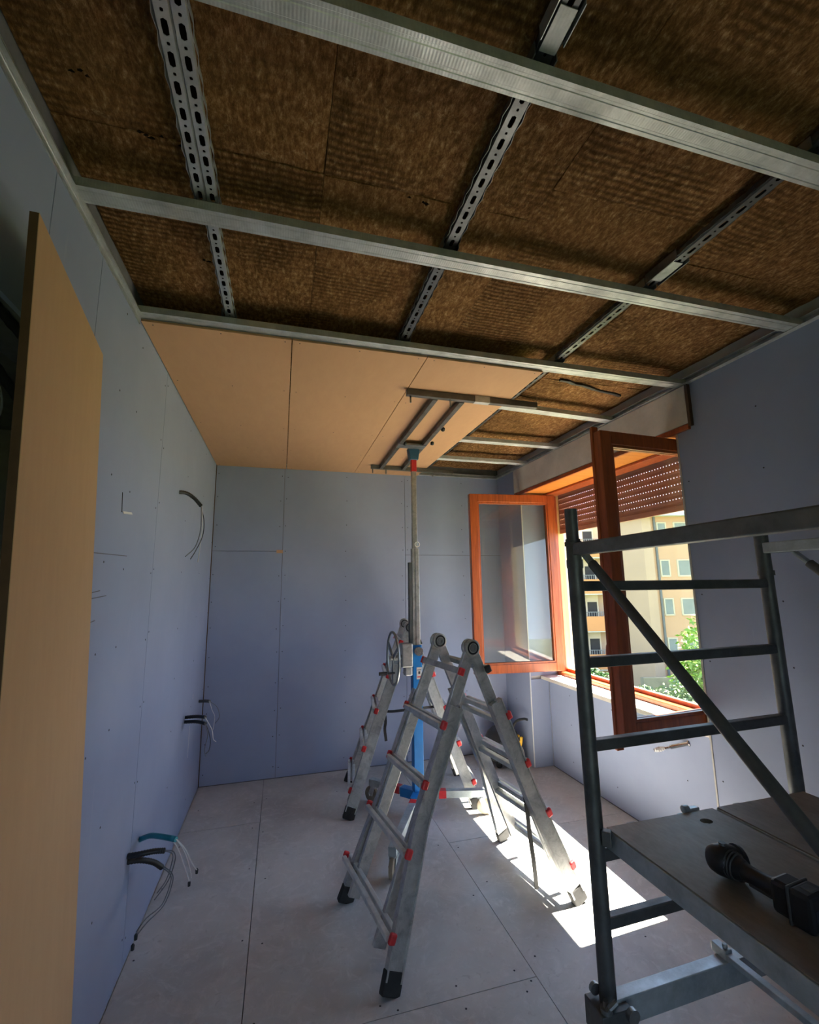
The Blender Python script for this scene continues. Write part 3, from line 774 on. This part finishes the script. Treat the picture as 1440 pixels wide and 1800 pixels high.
# rear end frame, out of sight behind the camera side
fyb = -.55
for x in (lx, rx): rod('post', (x, fyb, .155), (x, fyb, 1.75), .026)
for z in (1.521, 1.258, .988, .457): mk('rung', MB().beam((lx, fyb, z), (rx, fyb, z), .034, .036), M_scaf, sf, bev=.005)
mk('deck_bearer', MB().beam((lx, fyb, .655), (rx, fyb, .655), .034, .04), M_scaf, sf, bev=.005)
mk('guard_rail', MB().beam((lx - .004, ly, 1.652), (lx - .03, fyb, 1.652), .036, .044), M_rail, sf, bev=.004)
mk('guard_rail', MB().beam((rx - .004, ry, 1.668), (rx - .004, fyb, 1.668), .036, .044), M_gbox, sf, bev=.004)
def brace(p, q):
    p, q = V(p), V(q); d_ = (q - p).normalized()
    b = mk('brace', MB().tube([p + d_ * .06, q - d_ * .06], .0165, 12), M_scaf, sf, smooth=True)
    for a, s in ((p, 1), (q, -1)): mk('brace_end', MB().beam(a - d_ * s * .01, a + d_ * s * .085, .012, .030, (1, 0, 0)), M_gbox, b, bev=.003)
brace((lx + .024, ly - .015, 1.64), (lx + .024, .55, .83))
brace((rx + .01, ry - .12, 1.64), (rx + .01, .60, .93))
# decks
DZ = .738
def deck(x0, x1, hole, nm):
    ymax, ymin = 1.412, -.53
    d_ = mk('deck_frame', MB().box(x0, x0 + .028, ymin, ymax, DZ - .062, DZ - .004).box(x1 - .028, x1, ymin, ymax, DZ - .062, DZ - .004).box(x0 + .028, x1 - .028, ymax - .03, ymax, DZ - .062, DZ - .004).box(x0 + .028, x1 - .028, ymin, ymin + .03, DZ - .062, DZ - .004), M_gbox, sf, bev=.002)
    b = MB()
    if hole:
        hx, hy, hr = hole; n = 16; y0, y1 = hy - .06, hy + .06; a0, a1 = hx - .06, hx + .06
        z0, z1 = DZ - .014, DZ
        b.box(x0 + .004, x1 - .004, ymin + .002, y0, z0, z1); b.box(x0 + .004, x1 - .004, y1, ymax - .002, z0, z1)
        b.box(x0 + .004, a0, y0, y1, z0, z1); b.box(a1, x1 - .004, y0, y1, z0, z1)
        sq = []; ci = []
        for k in range(n):
            t_ = 2 * math.pi * k / n; c_, s_ = math.cos(t_), math.sin(t_); m_ = max(abs(c_), abs(s_))
            sq.append((hx + .06 * c_ / m_, hy + .06 * s_ / m_)); ci.append((hx + hr * c_, hy + hr * .8 * s_))
        vs = [(x, y, z1) for x, y in sq] + [(x, y, z1) for x, y in ci] + [(x, y, z0) for x, y in ci]
        b.add(vs, [f for k in range(n) for f in ((k, (k + 1) % n, n + (k + 1) % n, n + k), (n + k, n + (k + 1) % n, 2 * n + (k + 1) % n, 2 * n + k))])
        b.box(a0 + .01, a1 - .01, y0 + .01, y1 - .01, z0 - .012, z0 - .010)
    else: b.box(x0 + .004, x1 - .004, ymin + .002, ymax - .002, DZ - .014, DZ)
    mk('deck_board', b, M_ply, sf)
    for x in (x0 + .12, x1 - .12):
        hk = MB(); hk.beam((x, ymax - .01, DZ - .035), (x, ly + .012, DZ - .035), .03, .045); hk.tube(spline([(x, ly - .03, DZ - .03), (x, ly, DZ - .052), (x, ly + .028, DZ - .06), (x, ly + .03, DZ - .08)], 3), .01, 8)
        mk('deck_hook', hk, M_gbox, sf)
deck(1.052, 1.503, (1.40, 1.345, .021), 'a'); deck(1.518, 1.945, None, 'b')
mk('joint_strip', MB().box(1.5045, 1.5165, -.52, 1.40, DZ - .03, DZ - .010), M_ywood, sf)
mk('wind_lock', MB().beam((1.40, 1.424, DZ - .004), (1.45, 1.426, DZ - .004), .02, .02).lathe([(.013, -.012), (.013, .012)], (1.395, 1.424, DZ + .004), (1, 0, 0), 12), M_gbox, sf, bev=.003)
mk('wind_lock', MB().beam((1.028, 1.40, DZ - .02), (1.05, 1.38, DZ - .02), .03, .045), M_scaf, sf, bev=.003)
# base beams, long member, clamps and casters
mk('base_beam', MB().beam((lx, ly, .215), (rx, ry, .215), .045, .075), M_gbox, sf, bev=.003)
mk('base_beam', MB().beam((lx, fyb, .215), (rx, fyb, .215), .045, .075), M_gbox, sf, bev=.003)
mk('base_strut', MB().beam((1.515, 1.475, .262), (1.57, fyb, .262), .026, .020), M_gbox, sf, bev=.002)
mk('strut_clamp', MB().box(1.502, 1.534, 1.425, 1.48, .250, .280).lathe([(.009, 0), (.009, .012)], (1.52, 1.44, .28), (0, 0, 1), 10), M_gbox, sf, bev=.003)
for cx, cy in ((lx, ly), (rx, ry), (lx, fyb), (rx, fyb)):
    b = MB(); b.box(cx - .055, cx + .055, cy - .05, cy + .04, .165, .245)
    hb = mk('caster_bracket', b, M_scaf, sf, bev=.004)
    k_ = MB(); k2_ = MB(); k3_ = MB()
    k_.lathe([(.018, 0), (.018, .012), (.008, .012), (.008, .03)], (cx - .03, cy - .035, .245), (0, 0, 1), 10)
    k2_.lathe([(.02, -.008), (.02, .008)], (cx + .045, cy - .058, .235), (0, 1, 0), 12)
    k_.tube([(cx - .03, cy - .04, .25), (cx - .035, cy - .06, .275), (cx - .01, cy - .06, .285)], .008, 8)
    k3_.lathe([(.017, -.006), (.017, .006)], (cx - .028, cy + .02, .268), (0, 1, 0), 12)
    for q_ in (k_, k2_, k3_): mk('bracket_screw', q_, M_perf, hb, smooth=True)
    fk = MB()
    for s in (-1, 1): fk.box(cx + s * .03 - .003, cx + s * .03 + .003, cy - .03, cy + .03, .075, .166)
    fr_ = mk('caster_fork', fk, M_scaf, sf)
    mk('caster_wheel', MB().lathe([(0, -.022), (.06, -.022), (.078, -.016), (.08, 0), (.078, .016), (.06, .022), (0, .022)], (cx, cy, .08), (1, 0, 0), 24), M_rub, fr_, smooth=True)

# ------------------------------------------------------------------ cordless grinder on the deck
gr = thing('cordless_grinder', 'black cordless angle grinder lying on the near scaffold deck', 'power tool', (1.19, 1.03, DZ))
ga = V((1.185, 1.095, DZ + .044)); gb = V((1.205, .93, DZ + .042)); gd = (gb - ga).normalized(); gs = V((0, 0, 1)).cross(gd).normalized()
hd = MB(); ax_ = (gs * -.9 + gd * -.35 + V((0, 0, .18))).normalized()
hd.lathe([(.012, -.046), (.030, -.043), (.038, -.028), (.040, -.005), (.036, .018), (.028, .034), (.014, .042)], ga, ax_, 20)
hd.tube([ga, ga + gd * .03, ga + gd * .055], [.034, .032, .024], 16)
mk('gear_head', hd, M_blk, gr, smooth=True)
mk('flange', MB().lathe([(.040, .0), (.043, .004), (.043, .012), (.030, .016)], ga - ax_ * .044, ax_, 22), M_blk, gr, smooth=True)
fin = MB()
for k in range(4): fin.torus(ga + gd * (.012 + .008 * k), gd, .0345 - .001 * k, .0022, 20, 6)
mk('vent_ring', fin, M_scaf, gr, smooth=True)
mk('lock_button', MB().lathe([(.009, 0), (.009, .007)], ga + V((0, 0, .037)), (0, 0, 1), 10), M_scaf, gr)
mk('handle', MB().tube([ga + gd * p for p in (.05, .07, .10, .13)], [.024, .0205, .0205, .025], 16), M_blk, gr, smooth=True)
mk('paddle_switch', MB().beam(ga + gd * .065 - V((0, 0, .021)), ga + gd * .12 - V((0, 0, .022)), .018, .010), M_scaf, gr, bev=.003)
bc = gb - gd * .012
mk('motor_base', MB().obox(bc, gd * .022, gs * .034, V((0, 0, .037))), M_blk, gr, bev=.010)
bt = mk('battery', MB().obox(bc + gd * .044, gd * .024, gs * .040, V((0, 0, .040))), M_blk, gr, bev=.009)
mk('battery_label', MB().obox(bc + gd * .0685, gd * .0005, gs * .026, V((0, 0, .012))), M_screw, bt)
mk('battery_latch', MB().obox(bc + gd * .046 + V((0, 0, .0395)), gd * .012, gs * .015, V((0, 0, .003))), M_scaf, bt, bev=.002)
mk('battery_ridge', MB().obox(bc + gd * .02, gd * .0035, gs * .0405, V((0, 0, .0415))), M_scaf, bt, bev=.003)

# ------------------------------------------------------------------ conduits and wires on the left wall
def conduit(label, hoses, wires, at, tips=(), m=M_blk, group=None):
    t = thing('cable_conduit', label, 'conduit', at, group)
    for h in hoses:
        path = spline(h, 10); rs = [.0105 + (.0011 if i % 2 else -.0006) for i in range(len(path))]
        mk('corrugated_hose', MB().tube(path, rs, 10), m, t, smooth=True)
    for wpts, wm in wires: mk('wire', MB().tube(spline(wpts, 5), .0023, 6), wm, t, smooth=True)
    for q in tips: mk('wire_nut', MB().lathe([(.006, -.012), (.007, .004), (.003, .01)], q, (0, 0, 1), 8), M_blk, t, smooth=True)
    return t
X0 = -L - .012
conduit('black conduit stub arching out high on the left wall, three thin wires hanging from it',
        [[(X0, 2.79, 2.072), (-.55, 2.83, 2.078), (-.51, 2.862, 2.055), (-.47, 2.873, 2.010)]],
        [([(-.47, 2.873, 2.01), (-.462, 2.85, 1.93), (-.46, 2.827, 1.852), (-.47, 2.76, 1.76), (-.50, 2.67, 1.70)], M_grayw),
         ([(-.468, 2.873, 2.01), (-.455, 2.86, 1.90), (-.46, 2.85, 1.77), (-.462, 2.82, 1.68)], M_white),
         ([(-.472, 2.873, 2.01), (-.45, 2.87, 1.92), (-.452, 2.862, 1.83), (-.47, 2.78, 1.74), (-.485, 2.73, 1.69)], M_blk)], (-L, 2.79, 2.07))
conduit('pair of black conduit stubs midway up the left wall near the far corner',
        [[(X0, 3.427, .700), (-.5, 3.36, .716), (-.44, 3.30, .722)], [(X0, 3.415, .675), (-.5, 3.34, .690), (-.43, 3.254, .695)]],
        [([(-.43, 3.254, .695), (-.415, 3.26, .62), (-.43, 3.27, .54), (-.42, 3.26, .50)], M_grayw),
         ([(-.43, 3.254, .70), (-.40, 3.27, .60), (-.405, 3.29, .53), (-.42, 3.262, .515)], M_blk),
         ([(-.44, 3.30, .72), (-.40, 3.32, .64), (-.39, 3.33, .58), (-.38, 3.4, .54)], M_white)], (-L, 3.42, .69))
conduit('single thin grey conduit stub right beside the far left corner',
        [[(X0, 3.95, .681), (-.53, 3.90, .692), (-.49, 3.853, .697)]],
        [([(-.49, 3.853, .697), (-.47, 3.86, .63), (-.46, 3.95, .56), (-.47, 3.98, .46)], M_white),
         ([(-.49, 3.853, .697), (-.44, 3.9, .64), (-.43, 3.98, .55), (-.46, 4.0, .50)], M_grayw)], (-L, 3.95, .68), m=M_scaf)
conduit('teal conduit stub low on the left wall, white wires with black tips',
        [[(X0, 2.499, .416), (-.53, 2.455, .448), (-.48, 2.405, .463), (-.43, 2.36, .470), (-.40, 2.34, .470)]],
        [([(-.43, 2.36, .470), (-.41, 2.40, .42), (-.40, 2.478, .335), (-.39, 2.60, .20), (-.385, 2.66, .13)], M_white),
         ([(-.41, 2.35, .472), (-.39, 2.41, .41), (-.38, 2.50, .32), (-.378, 2.61, .21), (-.378, 2.67, .14)], M_white),
         ([(-.40, 2.34, .470), (-.37, 2.38, .41), (-.35, 2.46, .31), (-.34, 2.55, .232)], M_white)], (-L, 2.499, .416),
        tips=((-.385, 2.66, .122), (-.34, 2.555, .226)), m=M_teal)
conduit('two black conduit stubs below the teal one, grey wires curling to the floor',
        [[(X0, 2.318, .442), (-.53, 2.312, .447), (-.48, 2.32, .446), (-.44, 2.333, .436)], [(X0, 2.322, .420), (-.535, 2.345, .408), (-.49, 2.38, .375), (-.46, 2.403, .338)]],
        [([(-.44, 2.333, .434), (-.425, 2.40, .39), (-.43, 2.453, .336), (-.445, 2.433, .274), (-.47, 2.386, .25)], M_grayw),
         ([(-.44, 2.333, .438), (-.418, 2.40, .395), (-.42, 2.46, .33), (-.44, 2.44, .262), (-.475, 2.37, .235)], M_grayw),
         ([(-.46, 2.403, .338), (-.435, 2.44, .29), (-.43, 2.446, .254), (-.45, 2.402, .195), (-.49, 2.32, .20), (-.515, 2.28, .18)], M_grayw),
         ([(-.455, 2.403, .342), (-.428, 2.45, .285), (-.424, 2.452, .244), (-.445, 2.41, .185), (-.485, 2.32, .185), (-.512, 2.28, .168)], M_grayw)], (-L, 2.32, .43),
        tips=((-.515, 2.28, .165), (-.52, 2.265, .140)))
conduit('two black hoses crossing the dark doorway behind the tan sheet',
        [[(-.62, .72, 2.09), (-.61, 1.0, 2.135), (-.60, 1.16, 2.118), (-.61, 1.4, 2.10)], [(-.63, .72, 2.06), (-.62, 1.0, 2.055), (-.61, 1.15, 2.00), (-.62, 1.4, 1.92)]],
        [([(-.62, 1.1, 2.05), (-.61, 1.16, 1.95), (-.61, 1.14, 1.88), (-.61, 1.08, 1.86)], M_grayw)], (-.62, 1.1, 2.1))

# ------------------------------------------------------------------ pipe stub on the niche wall
ps = thing('pipe_stub', 'short chrome pipe stub with spiral tip, on the wall under the window', 'pipe', (RN, 2.28, .61))
pa, pb = V((RN + .005, 2.27, .612)), V((2.18, 2.36, .565)); pd = (pb - pa).normalized()
mk('pipe', MB().tube([pa, pa + pd * .10], .012, 12), M_chrome, ps, smooth=True)
mk('pipe_neck', MB().tube([pa + pd * .10, pa + pd * .135], .006, 10), M_chrome, ps, smooth=True)
q0 = pa + pd * .13
mk('spiral_tip', MB().tube([q0 + pd * (.004 * k) for k in range(16)], [.007 + .006 * math.sin(math.pi * k / 15) + (.003 if k % 3 == 0 else 0) for k in range(16)], 12), M_white, ps, smooth=True)
mk('wall_flange', MB().lathe([(.02, 0), (.018, .006)], pa - pd * .003, pd, 14), M_chrome, ps, smooth=True)

# ------------------------------------------------------------------ vacuum cleaner in the far right corner
vc = thing('workshop_vacuum', 'dark workshop vacuum with yellow clips in the far corner behind the front ladder', 'vacuum cleaner', (1.90, 3.85, 0))
vx, vy = 1.90, 3.86
mk('drum', MB().lathe([(.12, .05), (.135, .06), (.135, .17), (.145, .18), (.145, .20)], (vx, vy, 0), (0, 0, 1), 24), M_scaf, vc, smooth=True)
mk('motor_cover', MB().lathe([(.147, .20), (.147, .225), (.125, .265), (.09, .295), (.0, .305)], (vx, vy, 0), (0, 0, 1), 24), M_blk, vc, smooth=True)
mk('carry_handle', MB().tube(spline([(vx + .06, vy - .05, .28), (vx + .10, vy - .08, .36), (vx + .15, vy - .12, .385), (vx + .17, vy - .15, .385)], 5), .011, 8), M_blk, vc, smooth=True)
for s in (-1, 1):
    mk('clip', MB().beam((vx + .10, vy - .10 + s * .03, .17), (vx + .112, vy - .112 + s * .03, .25), .022, .022), M_yel, vc, bev=.004)
mk('hose', MB().torus((vx + .07, vy - .14, .10), (.5, -.8, .2), .085, .014, 30, 8).torus((vx + .065, vy - .135, .085), (.5, -.75, .3), .075, .014, 30, 8), M_cream, vc, smooth=True)
cb = MB(); cp = []
for k in range(70):
    t_ = k * .55; cp.append((vx - .07 + .055 * math.cos(t_) + R_.uniform(-.01, .01), vy - .145 + R_.uniform(-.015, .01), .16 + .06 * math.sin(t_) + R_.uniform(-.012, .012)))
mk('power_cable', MB().tube(cp, .0042, 6), M_rub, vc, smooth=True)
for k in range(4):
    t_ = math.pi / 4 + k * math.pi / 2; px_, py_ = vx + .11 * math.cos(t_), vy + .11 * math.sin(t_)
    mk('caster', MB().lathe([(0, -.012), (.027, -.012), (.03, 0), (.027, .012), (0, .012)], (px_, py_, .03), (1, .3, 0), 14).box(px_ - .018, px_ + .018, py_ - .018, py_ + .018, .045, .065), M_rub, vc)

# ------------------------------------------------------------------ outside: ground, apartment house, trees
GZ = -7.6
M_ground = simple('dry_grass_ground', (.10, .12, .05), .95, var=.35, scale=.6)
struct('ground', MB().box(-70, 120, -70, 120, GZ - .3, GZ), M_ground)
M_peach = simple('peach_render', (.56, .32, .18), .9, var=.05, scale=.5, fine=.03)
M_beige = simple('beige_render', (.50, .33, .215), .9, var=.06, scale=.5, fine=.03)
M_cream2 = simple('cream_render', (.58, .47, .33), .9, var=.06, scale=.5)
M_orange = simple('orange_parapet', (.48, .21, .075), .9, var=.06, scale=.5)
M_pane = simple('matte_grey_pane', (.25, .25, .22), .8, var=.1, scale=2, spec=.1)  # window panes of the house, even matte grey
M_dkop = simple('dark_opening', (.03, .025, .022), .7, scale=2)
M_pipe = simple('downpipe_grey', (.15, .14, .13), .6, scale=2)
M_eave = simple('pale_eave', (.50, .49, .46), .8, var=.05, scale=1)
O = V((27.934, 30.192, 0)); e1 = V((-.27, .963, 0)); e2 = V((.963, -.27, 0)); UZ = V((0, 0, 1))
bl = thing('apartment_house', 'peach apartment house with balconies seen through the window', 'building', (O.x, O.y, GZ))
def face(o, s0, s1, z0, z1, d0, d1, ea=e2, eb=e1):
    """box on a facade: s along ea, z up, depth d (negative = proud towards the viewer) along eb"""
    c = o + ea * (s0 + s1) / 2 + eb * (d0 + d1) / 2 + UZ * (z0 + z1) / 2
    return MB().obox(c, ea * (s1 - s0) / 2, eb * (d1 - d0) / 2, UZ * (z1 - z0) / 2)
mk('main_block', face(O, .6, 14, GZ, 6.85, 0, 9), M_peach, bl)
mk('corner_strip', face(O, 0, .75, GZ, 6.85, -.12, 8.5), M_beige, bl)
mk('roof_eave', face(O, -.5, 14.5, 6.85, 7.12, -.75, 9.6), M_eave, bl)
mk('roof', face(O, -.2, 14.2, 7.12, 7.5, -.3, 9.3), M_eave, bl)
mk('downpipe', MB().tube([O + e2 * 1.05 - e1 * .1 + UZ * 6.85, O + e2 * 1.05 - e1 * .1 + UZ * GZ], .09, 8), M_pipe, bl, smooth=True)
for k in range(5):
    zb = 2.12 - 3.03 * (k - 1)
    if zb + 1.25 > 6.8: zb, hh = 5.15, .75
    else: hh = 1.15
    for s0, s1 in ((1.35, 1.95), (2.72, 3.78), (5.6, 6.7), (8.4, 9.0)):
        f = mk('window', face(O, s0, s1, zb, zb + hh, -.04, .08), M_pane, bl)
        fr_ = face(O, s0 - .09, s0, zb - .09, zb + hh + .09, -.07, .05)
        for q in ((s1, s1 + .09, zb - .09, zb + hh + .09), (s0, s1, zb + hh, zb + hh + .09), (s0 - .05, s1 + .05, zb - .12, zb)):
            b_ = face(O, *q, -.07, .05); fr_.add(b_.v, b_.f)
        mk('surround', fr_, M_cream2, f)
Wo = V((27.1, 33.168, 0)) + e1 * 0.0
mk('balcony_block', face(Wo, -9, 0.3, GZ, 6.7, 1.4, 8), M_cream2, bl)
for k in range(4):
    zt = 1.95 - 3.1 * (k - 1)
    par = mk('parapet', face(Wo, -9, -.02, zt - 1.25, zt - .05, 0, .14), M_orange, bl)
    mk('balcony_floor', face(Wo, -9, -.02, zt - 1.35, zt - 1.15, .1, 1.45), M_eave, bl)
    rl = face(Wo, -9, -.02, zt + .28, zt + .33, .02, .07)
    for i in range(45):
        b_ = face(Wo, -9 + .2 * i, -8.97 + .2 * i, zt - .1, zt + .3, .03, .06); rl.add(b_.v, b_.f)
    mk('railing', rl, M_pipe, par)
    for s0, s1 in ((-.95, -.15), (-3.3, -2.45), (-5.6, -4.6)):
        mk('balcony_door', face(Wo, s0, s1, zt - 1.1, zt + 1.1, 1.36, 1.42), M_dkop, bl)
    mk('partition', face(Wo, -2.4, -2.2, zt - 1.1, zt + 1.7, .3, 1.4), M_cream2, bl)
M_leafA = simple('bright_leaf', (.16, .27, .035), .6, var=.4, scale=3)
M_leafB = simple('hedge_leaf', (.045, .10, .025), .6, var=.4, scale=3)
M_leafC = simple('pale_shrub_leaf', (.12, .16, .08), .6, var=.4, scale=3)
M_bark = simple('bark', (.09, .06, .04), .9, scale=5)
def leafy(label, nm, cat, c, rad, n, ls, m, seed, zbase=GZ):
    rg = random.Random(seed); c = V(c)
    t = thing(nm, label, cat, (c.x, c.y, zbase))
    b = MB()
    lobes = [(c + V((rg.uniform(-.6, .6) * rad[0], rg.uniform(-.6, .6) * rad[1], rg.uniform(-.55, .6) * rad[2])), rg.uniform(.35, .6)) for _ in range(11)]
    for i in range(n):
        lc, lr = lobes[i % len(lobes)]
        d_ = V((rg.gauss(0, 1), rg.gauss(0, 1), rg.gauss(0, 1))).normalized()
        p_ = lc + V((d_.x * rad[0], d_.y * rad[1], d_.z * rad[2])) * lr * rg.uniform(.5, 1.0)
        a = V((rg.gauss(0, 1), rg.gauss(0, 1), rg.gauss(0, .6))).normalized(); q = a.cross(V((rg.gauss(0, 1), rg.gauss(0, 1), rg.gauss(0, 1)))).normalized()
        b.add([p_ - a * ls, p_ + q * ls * .4, p_ + a * ls, p_ - q * ls * .4], [(0, 1, 2, 3)])
    mk('foliage', b, m, t, kind='stuff')
    if c.z - zbase > 1.2: mk('trunk', MB().tube([(c.x, c.y, zbase - .1), (c.x + .05, c.y, (zbase + c.z) / 2), (c.x, c.y, c.z)], [.16, .12, .06], 8), M_bark, t, smooth=True)
    return t
leafy('bright green tree by the right edge of the window, in front of the peach facade', 'tree', 'tree', (13.2, 12.2, -1.75), (1.15, 1.15, 2.2), 3200, .11, M_leafA, 3)
leafy('pale green lower shrub in front of the bright tree, seen through the open sash', 'tall_shrub', 'shrub', (10.3, 10.2, -1.75), (.7, .6, .75), 1600, .07, M_leafC, 5)
leafy('dark green bush below the balconies at the left of the view', 'bush', 'bush', (19.0, 26.8, -4.5), (2.3, 1.6, 1.3), 2500, .16, M_leafB, 9)
leafy('blue green bush before the garden wall, right of the dark bush', 'bush', 'bush', (22.9, 25.6, -5.7), (1.5, 1.1, 1.0), 2000, .15, M_leafC, 12)
leafy('small bright plant standing on a balcony of the apartment house', 'balcony_plant', 'plant', (24.35, 34.1, 2.75), (.55, .3, 1.0), 500, .14, M_leafA, 21, 1.3)
gw = O - e1 * 4
tag(mk('garden_wall', face(gw, -4.6, 14, GZ, GZ + 2.6, 0, .25), simple('stained_garden_wall', (.20, .17, .13), .95, var=.25, scale=1.2), at=(gw.x, gw.y, GZ)), 'stained low garden wall in front of the apartment house', 'wall')
